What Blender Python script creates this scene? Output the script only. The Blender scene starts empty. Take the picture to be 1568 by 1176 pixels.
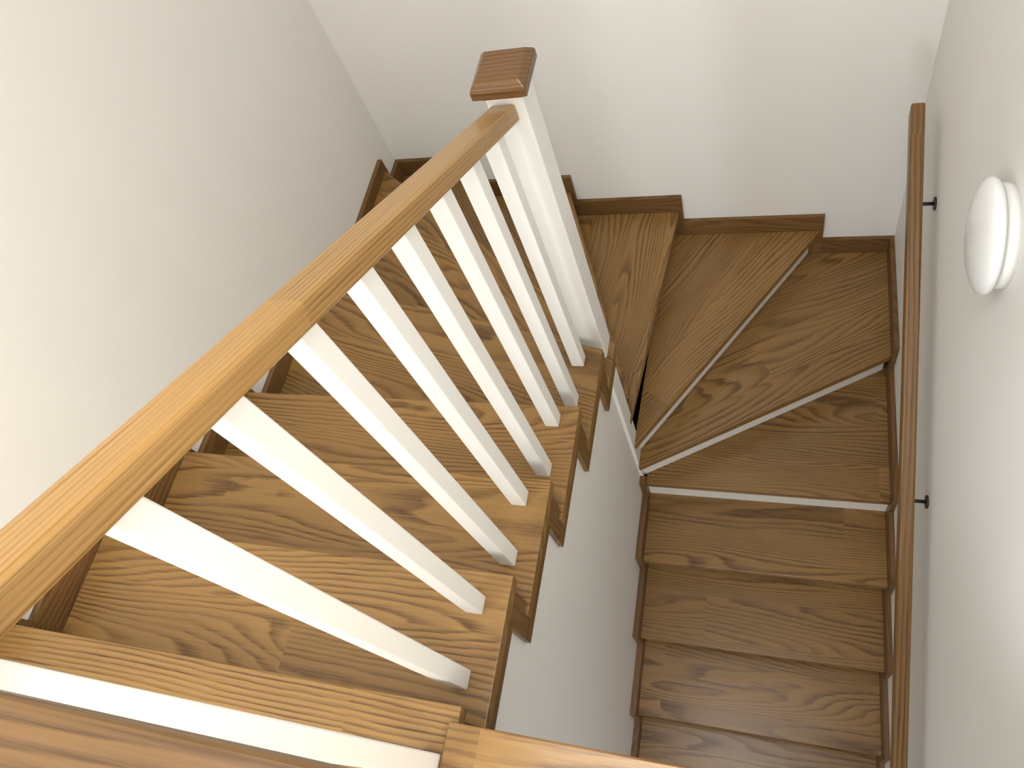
import bpy, math, random, bmesh
from mathutils import Vector, Matrix
random.seed(23)
sc = bpy.context.scene
CAMZ = 4.28
def Z(h): return CAMZ - h
R = 0.165
def TH(k): return 1.64 + R*k      # depth below the eye of tread k

# ------------------------------------------------------------------ materials
def new_mat(name):
    m = bpy.data.materials.new(name); m.use_nodes = True
    nt = m.node_tree; b = nt.nodes["Principled BSDF"]
    return m, nt, b
def wood(name, light, dark, rough=0.28, plank=0.19, contrast=1.0, K=19.0, lin=46.0, blen=2.4, tonev=0.20):
    m, nt, b = new_mat(name)
    N = nt.nodes.new; L = nt.links.new
    tc = N("ShaderNodeUVMap"); tc.uv_map = "UVMap"
    br = N("ShaderNodeTexBrick"); br.offset = 0.37; br.squash = 1
    br.inputs["Color1"].default_value = (0,0,0,1); br.inputs["Color2"].default_value = (1,1,1,1)
    br.inputs["Mortar"].default_value = (0.5,0.5,0.5,1)
    br.inputs["Scale"].default_value = 1; br.inputs["Mortar Size"].default_value = 0.0
    br.inputs["Brick Width"].default_value = blen; br.inputs["Row Height"].default_value = plank
    L(tc.outputs[0], br.inputs["Vector"])
    bw = N("ShaderNodeSeparateColor"); L(br.outputs["Color"], bw.inputs[0])
    def mth(op, a, bb=None, c=None):
        n = N("ShaderNodeMath"); n.operation = op
        for i, v in enumerate((a, bb, c)):
            if v is None: continue
            if isinstance(v, (int, float)): n.inputs[i].default_value = v
            else: L(v, n.inputs[i])
        return n.outputs[0]
    rnd = bw.outputs[0]
    def noise(sx, sy, detail, wmul, rough=0.5, dist=0.0):
        mp = N("ShaderNodeMapping"); mp.inputs["Scale"].default_value = (sx, sy, 1)
        L(tc.outputs[0], mp.inputs["Vector"])
        n = N("ShaderNodeTexNoise"); n.noise_dimensions = '4D'
        n.inputs["Scale"].default_value = 1; n.inputs["Detail"].default_value = detail
        n.inputs["Roughness"].default_value = rough
        n.inputs["Distortion"].default_value = dist
        L(mp.outputs[0], n.inputs["Vector"]); L(mth('MULTIPLY', rnd, wmul), n.inputs["W"])
        return n.outputs["Fac"]
    base = noise(0.95, 6.0, 0.5, 37.0)
    wob = noise(12, 40, 2.0, 11.0)
    v = mth('MULTIPLY_ADD', base, K, mth('MULTIPLY', wob, 0.55))
    sp = N("ShaderNodeSeparateXYZ"); L(tc.outputs[0], sp.inputs[0])
    v = mth('MULTIPLY_ADD', sp.outputs[1], lin, v)
    fr = mth('FRACT', v)
    ramp = N("ShaderNodeValToRGB"); L(fr, ramp.inputs[0])
    e = ramp.color_ramp.elements
    e[0].position = 0.0; e[0].color = (1,1,1,1)
    e[1].position = 1.0; e[1].color = (0.95,0.95,0.95,1)
    e2 = ramp.color_ramp.elements.new(0.14); e2.color = (0.8,0.8,0.8,1)
    e3 = ramp.color_ramp.elements.new(0.42); e3.color = (0.2,0.2,0.2,1)
    e4 = ramp.color_ramp.elements.new(0.85); e4.color = (0.0,0.0,0.0,1)
    fib = noise(6, 420, 2.0, 5.0, 0.6)
    fibr = N("ShaderNodeMapRange"); L(fib, fibr.inputs[0])
    fibr.inputs[1].default_value = 0.3; fibr.inputs[2].default_value = 0.7
    patch = noise(2.2, 9, 1.0, 7.0)
    pr = N("ShaderNodeMapRange"); L(patch, pr.inputs[0]); pr.inputs[1].default_value=0.35; pr.inputs[2].default_value=0.58
    pr.inputs[3].default_value=0.5; pr.inputs[4].default_value=1.0
    f = mth('MULTIPLY', ramp.outputs[0], mth('MULTIPLY_ADD', fibr.outputs[0], 0.7, 0.42))
    f = mth('MULTIPLY', f, pr.outputs[0])
    f = mth('MULTIPLY_ADD', fibr.outputs[0], 0.24, mth('MULTIPLY', f, 0.90*contrast))
    mix = N("ShaderNodeMix"); mix.data_type = 'RGBA'; mix.clamp_factor = True
    L(f, mix.inputs[0]); mix.inputs[6].default_value = (*light, 1); mix.inputs[7].default_value = (*dark, 1)
    tone = mth('MULTIPLY_ADD', rnd, tonev, 1-tonev/2)
    big = noise(0.8, 2.2, 2.0, 3.0)
    tone = mth('MULTIPLY', tone, mth('MULTIPLY_ADD', big, 0.5, 0.75))
    mul = N("ShaderNodeVectorMath"); mul.operation = 'SCALE'
    L(mix.outputs[2], mul.inputs[0]); L(tone, mul.inputs["Scale"])
    L(mul.outputs[0], b.inputs["Base Color"])
    b.inputs["Roughness"].default_value = rough
    b.inputs["Specular IOR Level"].default_value = 0.42
    bp = N("ShaderNodeBump"); bp.inputs["Strength"].default_value = 0.2; bp.inputs["Distance"].default_value = 0.001
    bp.invert = True
    L(f, bp.inputs["Height"]); L(bp.outputs[0], b.inputs["Normal"])
    return m
def paint(name, col, rough=0.6, bump=0.05, scale=120):
    m, nt, b = new_mat(name)
    b.inputs["Base Color"].default_value = (*col, 1); b.inputs["Roughness"].default_value = rough
    N = nt.nodes.new; L = nt.links.new
    tc = N("ShaderNodeTexCoord"); n = N("ShaderNodeTexNoise"); n.inputs["Scale"].default_value = scale
    n.inputs["Detail"].default_value = 3
    L(tc.outputs["Object"], n.inputs["Vector"])
    bp = N("ShaderNodeBump"); bp.inputs["Strength"].default_value = bump; bp.inputs["Distance"].default_value = 0.002
    L(n.outputs["Fac"], bp.inputs["Height"]); L(bp.outputs[0], b.inputs["Normal"])
    return m
M_TREAD = wood("ash_tread_oiled", (0.300,0.166,0.054), (0.078,0.034,0.009))
M_TRIM  = wood("ash_trim_stained", (0.190,0.098,0.031), (0.075,0.034,0.010), rough=0.4, plank=0.3)
M_RAIL  = wood("ash_handrail_oiled", (0.41,0.232,0.075), (0.13,0.060,0.016), rough=0.28, plank=0.3, K=4, lin=115, blen=0.9, contrast=0.72, tonev=0.10)
M_CAP   = wood("ash_cap_stained", (0.155,0.076,0.026), (0.060,0.026,0.009), rough=0.26, plank=0.3, K=3, lin=60)
M_WALL  = paint("wall_paint_offwhite", (0.80,0.78,0.74), 0.65, 0.05, 60)
M_WHITE = paint("white_satin_paint", (0.85,0.835,0.80), 0.38, 0.02, 40)
M_RISER = paint("riser_paint_white", (0.85,0.83,0.77), 0.45, 0.02, 40)
M_OPAL  = paint("opal_glass", (0.86,0.86,0.85), 0.18, 0.0)
M_BLACK = paint("black_metal", (0.015,0.015,0.016), 0.4, 0.0)

# ------------------------------------------------------------------ mesh builder
class MB:
    def __init__(s): s.v=[]; s.f=[]; s.uv=[]; s.n=0
    def prism(s, pts, ext, g=(1,0,0), off=None):
        """closed polygon pts (3d) extruded by ext; g = grain direction"""
        pts=[Vector(p) for p in pts]; ext=Vector(ext); g=Vector(g).normalized()
        if off is None: off=(random.uniform(0,40), random.uniform(0,40))
        nrm=Vector((0,0,0))
        for i in range(len(pts)):
            a=pts[i]; b=pts[(i+1)%len(pts)]; nrm+=a.cross(b)
        if nrm.dot(ext)<0: pts.reverse()
        n=len(pts); base=len(s.v)
        s.v += [tuple(p) for p in pts]+[tuple(p+ext) for p in pts]
        faces=[list(range(n-1,-1,-1)), list(range(n,2*n))]
        for i in range(n):
            j=(i+1)%n; faces.append([i,j,n+j,n+i])
        allp=pts+[p+ext for p in pts]
        o=allp[0]
        for f in faces:
            a,b,c=allp[f[0]],allp[f[1]],allp[f[2]]
            fn=(b-a).cross(c-a)
            if fn.length<1e-12: fn=Vector((0,0,1))
            fn.normalize()
            cr=fn.cross(g)
            if cr.length<0.3:
                gg=fn.orthogonal().normalized(); cr=fn.cross(gg); gu=gg*0.2
            else:
                cr.normalize(); gu=g
            if (cr.z if abs(cr.z)>0.5 else cr.y+cr.x*0.3)<0: cr=-cr
            s.f.append([base+i for i in f])
            s.uv.append([((allp[i]-o).dot(gu)+off[0], (allp[i]-o).dot(cr)+off[1]) for i in f])
        return s
    def box(s, x0,x1,y0,y1,z0,z1, g=(1,0,0), off=None):
        return s.prism([(x0,y0,z0),(x1,y0,z0),(x1,y1,z0),(x0,y1,z0)],(0,0,z1-z0),g,off)
    def obj(s, name, mat, parent=None, bevel=0.0, seg=2):
        me=bpy.data.meshes.new(name); me.from_pydata(s.v,[],s.f)
        uvl=me.uv_layers.new(name="UVMap"); i=0
        for fu in s.uv:
            for u in fu:
                uvl.data[i].uv=u; i+=1
        me.materials.append(mat); me.update()
        ob=bpy.data.objects.new(name,me); sc.collection.objects.link(ob)
        if parent: ob.parent=parent
        if bevel>0:
            m=ob.modifiers.new("bevel",'BEVEL'); m.width=bevel; m.segments=seg; m.limit_method='ANGLE'
            m.angle_limit=math.radians(35); m.harden_normals=False
        return ob
def empty(name, loc=(0,0,0)):
    e=bpy.data.objects.new(name,None); sc.collection.objects.link(e); e.empty_display_size=0.2
    return e
def tube(name, p0, p1, r, mat, parent, seg=20):
    p0=Vector(p0); p1=Vector(p1); d=p1-p0
    bm=bmesh.new(); bmesh.ops.create_cone(bm,cap_ends=True,segments=seg,radius1=r,radius2=r,depth=d.length)
    me=bpy.data.meshes.new(name); bm.to_mesh(me); bm.free()
    me.materials.append(mat)
    q=Vector((0,0,1)).rotation_difference(d.normalized())
    me.transform(Matrix.Translation((p0+p1)/2) @ q.to_matrix().to_4x4())
    for p in me.polygons: p.use_smooth = len(p.vertices)==4
    ob=bpy.data.objects.new(name,me); sc.collection.objects.link(ob); ob.parent=parent
    return ob

# ------------------------------------------------------------------ layout
XL, XR = -1.712, 0.473          # skirting faces (clear width)
WL, WR, WB = -1.732, 0.492, 2.440
YB = 2.422                      # skirting face on the back wall
XE = -0.538                     # open tread ends of the upper flight
XI = -0.535                     # inner ends of lower flight
XC = -0.5475
LAND = 1.475
TT = 0.038                      # tread thickness
YN = {-1:0.090, 0:0.386, 1:0.682, 2:0.979}
NOSE = {}
for k in (-1,0,1,2): NOSE[k]=((XE,YN[k]),(XL,YN[k]))
NOSE[3]=((XE,1.277),(XL,1.560))
NOSE[4]=((XE,1.396),(XL,2.300))
NOSE[5]=((XE,1.392),(-1.420,YB))
NOSE[6]=((XE,1.385),(-0.930,YB))
NOSE[7]=((XC,1.332),(-0.445,YB))
NOSE[8]=((XC,1.296),(0.172,YB))
NOSE[9]=((XC,1.269),(XR,1.863))
LY={10:1.262}
for k in range(11,16): LY[k]=1.262-0.309*(k-10)
for k in range(10,16): NOSE[k]=((XI,LY[k]),(XR,LY[k]))

treads=MB(); risers=MB()
for k in range(0,16):
    z1=Z(TH(k)); z0=z1-TT
    a,b=NOSE[k]; pa,pb=NOSE[k-1]
    g=(b[0]-a[0], b[1]-a[1],0)
    if k<=4:   poly=[a,b,(pb[0],pb[1]-0.07),(pa[0],pa[1]-0.05)]
    elif k==5: poly=[a,b,(XL,YB),(XL,pb[1]-0.07),(-0.60,1.372),(XE,1.372)]
    elif k==6: poly=[a,b,(pb[0]-0.08,YB),(-0.60,1.372),(XE,1.372)]
    elif k==7: poly=[a,b,(pb[0]-0.07,YB),(-0.60,1.376),(XC,1.376)]
    elif k==8: poly=[a,b,(pb[0]-0.07,YB),(XC,1.40)]
    elif k==9: poly=[a,b,(XR,YB),(pb[0]-0.07,YB),(XC,1.37)]
    elif k==10: poly=[a,b,(XR,pb[1]+0.07),(XI,1.35)]
    else:      poly=[a,b,(XR,pb[1]+0.06),(XI,pb[1]+0.06)]
    treads.prism([(p[0],p[1],z0) for p in poly],(0,0,TT),g)
    av=Vector((a[0],a[1],0)); bv=Vector((b[0],b[1],0)); t=(bv-av).normalized()
    n=Vector((-t.y,t.x,0))
    upd=Vector((0,-1,0)) if k<=3 else (Vector((-0.5,0,0)) if k<=9 else Vector((0,1,0)))
    if k==4: upd=Vector((-0.3,-1,0))
    if k==5: upd=Vector((-1,-0.3,0))
    if k==9: upd=Vector((-0.5,1,0))
    if n.dot(upd)<0: n=-n
    so={7:0.034,8:0.034,9:0.030,10:0.018}.get(k,0.031)
    if k>10: so=0.037
    tin = 0.012 if k<4 else (0.10 if k<7 else (-0.012 if k<10 else 0.0))
    a2=av+n*so+t*tin; b2=bv+n*so
    zb=Z(TH(k+1))
    risers.prism([(a2.x,a2.y,zb),(b2.x,b2.y,zb),((b2+n*.018).x,(b2+n*.018).y,zb),((a2+n*.018).x,(a2+n*.018).y,zb)],(0,0,z0-zb),g)
risers.box(XL,XE-0.012,YN[-1]-0.046,YN[-1]-0.028,Z(TH(0)),Z(LAND)-TT)
stair=empty("staircase")
treads.obj("treads",M_TREAD,stair,bevel=0.005,seg=3)
risers.obj("risers",M_RISER,stair)

# cut-string trim on the open side
tr=MB()
x0,x1=-0.5605,-0.546
ys=[YN[-1],YN[0],YN[1],YN[2],1.277,1.380]
for i,k in enumerate(range(0,5)):
    yb=ys[i]-0.10; yf=ys[i+1]-0.10 if k<4 else 1.372
    zt=Z(TH(k))-TT
    tr.box(x0,x1,yb,yf,zt-0.055,zt,(0,1,0))
    zprev = Z(TH(k-1))-TT if k>0 else Z(LAND)-TT
    tr.box(x0,x1,yb,ys[i]-0.022,zt,zprev,(0,0,1))
tr.obj("cut_string_trim",M_TRIM,stair)

# landing floor boards + edge
lb=MB()
lb.box(WL,XE,-0.30,YN[-1],Z(LAND)-TT,Z(LAND))
yy=-0.30
while yy>-2.4:
    lb.box(WL,WR,yy-0.13,yy-0.0008,Z(LAND)-TT,Z(LAND)); yy-=0.13
lb.box(XE,WR,-0.30,-0.10,Z(LAND)-TT,Z(LAND))
lb.obj("floor_landing",M_TREAD,None,bevel=0.002)
ls=MB(); ls.box(WL,WR,-2.45,0.020,Z(LAND)-0.26,Z(LAND)-TT-0.001)
ls.obj("floor_slab_landing",M_WALL)
eb=MB(); eb.box(-0.553,WR-0.001,-0.10,0.061,Z(LAND)-TT,Z(LAND)+0.012)
eb.box(-0.553,WR-0.001,0.020,0.040,Z(LAND)-0.28,Z(LAND)-TT)
eb.obj("trim_landing_edge",M_TREAD,None,bevel=0.004)

# ------------------------------------------------------------------ room shell
def slab(name,*a,mat=M_WALL):
    m=MB(); m.box(*a); return m.obj(name,mat)
TOP=5.55; YR=-2.45
def frame(name, axis, c0, c1, a0, a1, z0, z1):
    wn=MB(); am=(a0+a1)/2
    for (a,b_,c,d) in ((a0,a0+.05,z0,z1),(a1-.05,a1,z0,z1),(a0+.05,a1-.05,z0,z0+.05),(a0+.05,a1-.05,z1-.05,z1),(am-.03,am+.03,z0+.05,z1-.05)):
        if axis=='x': wn.box(c0,c1,a,b_,c,d)
        else: wn.box(a,b_,c0,c1,c,d)
    return wn.obj(name,M_WHITE)
sy0,sy1,sz0,sz1=-1.75,-0.65,Z(LAND)+0.75,Z(LAND)+2.1
for nm,(X0,X1) in (("wall_left",(WL-0.12,WL)),("wall_right",(WR,WR+0.12))):
    m=MB()
    m.box(X0,X1,YR-0.12,sy0,-0.1,TOP); m.box(X0,X1,sy1,WB+0.12,-0.1,TOP)
    m.box(X0,X1,sy0,sy1,-0.1,sz0); m.box(X0,X1,sy0,sy1,sz1,TOP)
    m.obj(nm,M_WALL)
frame("added_window_left",'x',WL-0.09,WL-0.04,sy0,sy1,sz0,sz1)  # added window, unseen: frame for the cool side fill
frame("added_window_right",'x',WR+0.04,WR+0.09,sy0,sy1,sz0,sz1)  # added window, unseen: frame for the warm side fill
slab("wall_back",WL,WR,WB,WB+0.12,-0.1,TOP)
lx0,lx1,lz0,lz1=-0.45,0.35,0.9,2.1
rw=MB()
rw.box(WL,WR,YR-0.12,YR,-0.1,lz0)
rw.box(WL,lx0,YR-0.12,YR,lz0,lz1); rw.box(lx1,WR,YR-0.12,YR,lz0,lz1)
rw.box(WL,WR,YR-0.12,YR,lz1,TOP)
rw.obj("wall_rear",M_WALL)
frame("added_window_lower",'y',YR-0.09,YR-0.04,lx0,lx1,lz0,lz1)  # added lower window, unseen: frame for the fill downstairs
slab("ceiling",WL-0.12,WR+0.12,YR-0.12,WB+0.12,TOP,TOP+0.1)
fl=MB(); fl.box(WL,WR,YR,WB,-0.1,0.0,(0,1,0)); fl.obj("floor",M_TREAD)

pts=[(-2.4,0.0),(1.366,0.0),(1.366,Z(TH(4))-TT-0.001)]
yk=[YN[-1],YN[0],YN[1],YN[2],1.277]
for k in (4,3,2,1,0):
    yr=yk[k]-0.030
    pts.append((yr,Z(TH(k))-TT-0.001))
    zz = Z(TH(k-1))-TT-0.001 if k>0 else Z(LAND)-0.262
    pts.append((yr,zz))
pts.append((-2.4,Z(LAND)-0.262))
cw=MB(); cw.prism([(-0.665,p[0],p[1]) for p in pts],(0.104,0,0))
cw.box(-0.561,XC,1.285,1.366,Z(TH(10)),Z(TH(4))-TT-0.056)
cw.obj("wall_centre",M_WALL,None)

# ------------------------------------------------------------------ skirtings (butt-jointed sawtooth)
SK=0.095
bl=MB()
bl.box(WL,XL,-2.4,YN[-1]+0.018,Z(LAND)-0.2,Z(LAND)+SK,(0,1,0))
lefty=[YN[-1],YN[0],YN[1],YN[2],1.560,2.300]
SKL=[SK,SK,SK,0.075,0.055]
for k in range(0,5):
    bl.box(WL,XL,lefty[k]+0.018,lefty[k+1]+0.018,Z(TH(k))-0.24,Z(TH(k))+SKL[k],(0,1,0))
bl.box(WL,XL,2.318,YB+0.018,Z(TH(5))-0.2,Z(TH(5))+SK,(0,1,0))
bl.obj("baseboard_left",M_TRIM,None)
bb=MB()
bx=[XL,-1.420,-0.930,-0.445,0.172,XR]
for i,k in enumerate(range(5,10)):
    x_0=bx[i]+(0.018 if i else 0); x_1=bx[i+1]+(0.018 if k<9 else 0)
    bb.box(x_0,x_1,YB,WB,Z(TH(k))-0.24,Z(TH(k))+SK,(1,0,0))
bb.obj("baseboard_back",M_TRIM,None)
brt=MB()
ry=[YB+0.036,1.863]+[LY[k] for k in range(10,16)]
for i,k in enumerate(range(9,16)):
    brt.box(XR,WR,ry[i+1]-0.018,ry[i]-0.018,max(0,Z(TH(k))-0.24),Z(TH(k))+SK,(0,1,0))
brt.box(XR,WR,-2.4,ry[-1]-0.018,0,SK,(0,1,0))
brt.obj("baseboard_right",M_TRIM,None)
bc=MB()
for i,k in enumerate(range(10,16)):
    y_1=1.285 if i==0 else LY[k-1]-0.015
    bc.box(-0.5605,XI,LY[k]-0.015,y_1,max(0,Z(TH(k))-0.24),Z(TH(k))+(0.03 if i==0 else 0.075),(0,1,0))
bc.obj("baseboard_centre",M_TRIM,None)

# ------------------------------------------------------------------ balustrade
bal=empty("stair_balustrade")
SL=0.530
def rb(y): return 1.208-SL*(1.34-y)      # depth of rail underside
r0,r1=-0.075,1.342
hr=MB()
xa,xb=-0.643,-0.581; hh=0.052
hr.prism([(xa,r0,Z(rb(r0))),(xa,r1,Z(rb(r1))),(xa,r1,Z(rb(r1)-hh)),(xa,r0,Z(rb(r0)-hh))],(xb-xa,0,0),(0,1,-SL),(2.99,7.12))
hr.obj("handrail",M_RAIL,bal,bevel=0.009,seg=4)
BY=[(0.154,0),(0.312,0),(0.468,1),(0.625,1),(0.773,2),(0.930,2),(1.080,3),(1.229,3)]
for i,(y,k) in enumerate(BY):
    b=MB(); s=0.0205; xc=-0.612
    zt0=Z(rb(y-s))+0.012
    zt1=Z(rb(y+s))+0.012
    b.prism([(xc-s,y-s,Z(TH(k))),(xc-s,y+s,Z(TH(k))),(xc-s,y+s,zt1),(xc-s,y-s,zt0)],(2*s,0,0))
    b.obj("baluster_%d"%(i+1),M_WHITE,bal,bevel=0.003)
nx,ny,nh=-0.604,1.384,0.045
p=MB(); p.box(nx-nh,nx+nh,ny-nh,ny+nh,Z(TH(4)),Z(1.125)); p.obj("newel_post",M_WHITE,bal,bevel=0.004)
c=MB()
c.box(nx-.052,nx+.052,ny-.052,ny+.052,Z(1.135),Z(1.122))
c.box(nx-.066,nx+.066,ny-.066,ny+.066,Z(1.122),Z(1.098))
def frus(m,h0,h1,z0,z1):
    base=len(m.v)
    for (h,z) in ((h0,z0),(h1,z1)):
        for sx,sy in ((-1,-1),(1,-1),(1,1),(-1,1)): m.v.append((nx+sx*h,ny+sy*h,z))
    F=[[3,2,1,0],[4,5,6,7]]+[[i,(i+1)%4,4+(i+1)%4,4+i] for i in range(4)]
    for f in F:
        m.f.append([base+i for i in f])
        m.uv.append([(m.v[base+i][0]+3.3, m.v[base+i][1]+m.v[base+i][2]+5.5) for i in f])
frus(c,0.066,0.050,Z(1.098),Z(1.082))
c.obj("newel_cap",M_CAP,bal,bevel=0.003)
M_WRAIL = wood("ash_wall_rail_oiled", (0.225,0.120,0.040), (0.070,0.031,0.009), rough=0.33, plank=0.3, K=6, lin=70, blen=0.9)
M_LRAIL = wood("ash_landing_rail_oiled_shaded", (0.150,0.078,0.026), (0.045,0.020,0.006), rough=0.36, plank=0.3, K=8, lin=60, blen=2.5)  # darker copy of the rail ash: shade put into the colour
hr=MB(); hr.box(-0.643,WR-0.001,-0.078,-0.016,Z(0.482),Z(0.430),(1,0,0),(10.2,6.05)); hr.obj("landing_handrail",M_LRAIL,bal,bevel=0.007,seg=3)
b=MB(); b.box(-.6,-.558,-0.036,0.004,Z(LAND),Z(0.478)); b.obj("landing_baluster",M_WHITE,bal,bevel=0.003)

# wall handrail on the right
wh=empty("wall_handrail")
def wr(y): return 2.067+0.473*(2.19-y)
xa,xb=0.400,0.444; y0,y1=-0.9,2.195
m=MB(); m.prism([(xa,y0,Z(wr(y0)+.03)),(xa,y1,Z(wr(y1)+.03)),(xa,y1,Z(wr(y1)-.03)),(xa,y0,Z(wr(y0)-.03))],(xb-xa,0,0),(0,1,-.473))
m.obj("handrail",M_WRAIL,wh,bevel=0.007,seg=3)
for i,y in enumerate((1.93,1.03,0.10,-0.75)):
    z=Z(wr(y)+0.045)
    tube("bracket_arm_%d"%i,(0.425,y,z),(WR,y,z),0.006,M_BLACK,wh)
    tube("bracket_stem_%d"%i,(0.425,y,z-0.006),(0.425,y,z+0.02),0.006,M_BLACK,wh)
    tube("bracket_plate_%d"%i,(WR-0.006,y,z),(WR,y,z),0.022,M_BLACK,wh)

def lathe(name, prof, origin, mat, parent, seg=64):
    v=[];f=[]
    for (d,r) in prof:
        for i in range(seg):
            a=2*math.pi*i/seg
            v.append((origin[0]-d, origin[1]+r*math.cos(a), origin[2]+r*math.sin(a)))
    n=len(prof)
    for j in range(n-1):
        for i in range(seg):
            i2=(i+1)%seg
            f.append([j*seg+i, (j+1)*seg+i, (j+1)*seg+i2, j*seg+i2])
    f.append([ (n-1)*seg+i for i in range(seg)]); f.append([i for i in range(seg)][::-1])
    me=bpy.data.meshes.new(name); me.from_pydata(v,[],f); me.materials.append(mat)
    for p_ in me.polygons: p_.use_smooth=True
    me.update()
    bm=bmesh.new(); bm.from_mesh(me); bmesh.ops.recalc_face_normals(bm,faces=bm.faces); bm.to_mesh(me); bm.free()
    ob=bpy.data.objects.new(name,me); sc.collection.objects.link(ob); ob.parent=parent
    return ob
lamp=empty("wall_lamp")
lo=(WR,1.282,Z(1.605))
lathe("base",[(0,0.120),(0.020,0.120),(0.025,0.116),(0.026,0.104),(0.036,0.104)],lo,M_WHITE,lamp)
prof=[(0.030,0.122),(0.031,0.130),(0.036,0.134),(0.042,0.135)]
for i in range(1,15):
    t=i/14*math.pi/2
    prof.append((0.042+0.034*math.sin(t), 0.135*math.cos(t) if i<14 else 0.001))
lathe("opal_dome",prof,lo,M_OPAL,lamp)

# ------------------------------------------------------------------ lights
w=bpy.data.worlds.new("World"); sc.world=w; w.use_nodes=True
w.node_tree.nodes["Background"].inputs[0].default_value=(0.75,0.85,1,1); w.node_tree.nodes["Background"].inputs[1].default_value=1.0
def area(name,loc,target,sx,sy,power,col,spread=180):
    l=bpy.data.lights.new(name,'AREA'); l.shape='RECTANGLE'; l.size=sx; l.size_y=sy; l.energy=power; l.color=col
    l.spread=math.radians(spread)
    o=bpy.data.objects.new(name,l); sc.collection.objects.link(o); o.location=loc
    d=Vector(target)-Vector(loc); o.rotation_euler=d.to_track_quat('-Z','Y').to_euler()
    return o
ym=(sy0+sy1)/2; zm=(sz0+sz1)/2
area("added_fill_left",(WL+0.01,ym,zm),(WR,ym+0.25,zm-0.35),1.0,1.25,58,(0.80,0.90,1.0))  # added cool fill to brighten the right wall, no known source
area("added_fill_right",(WR-0.01,ym,zm),(WL,ym+0.25,zm-0.35),1.0,1.25,38,(1.0,0.91,0.69))  # added warm fill to brighten the left wall, no known source
area("added_fill_lower",((lx0+lx1)/2,YR+0.03,1.5),(-0.1,0,1.5),0.7,1.1,22,(0.97,0.98,1.0))  # added fill to lift the centre wall and lower risers
area("added_fill_ceiling",(-0.40,0.20,TOP-0.03),(-0.40,0.20,0),1.2,1.0,34,(0.98,0.98,1.0),150)  # added overhead fill below the closed ceiling, lights the rail tops

# ------------------------------------------------------------------ camera
f=Vector((-.3237,.4442,-.8358)).normalized(); r=Vector((.9456,.1830,-.2681)); r=(r-f*r.dot(f)).normalized(); u=r.cross(f)
cam=bpy.data.cameras.new("camera"); co=bpy.data.objects.new("camera",cam); sc.collection.objects.link(co)
mt=Matrix((( r.x,u.x,-f.x,0),(r.y,u.y,-f.y,0),(r.z,u.z,-f.z,CAMZ),(0,0,0,1)))
co.matrix_world=mt
cam.sensor_width=36; cam.lens=36*1172/1568; cam.clip_start=0.02
sc.camera=co
sc.view_settings.view_transform='Standard'
sc.view_settings.exposure=0.0
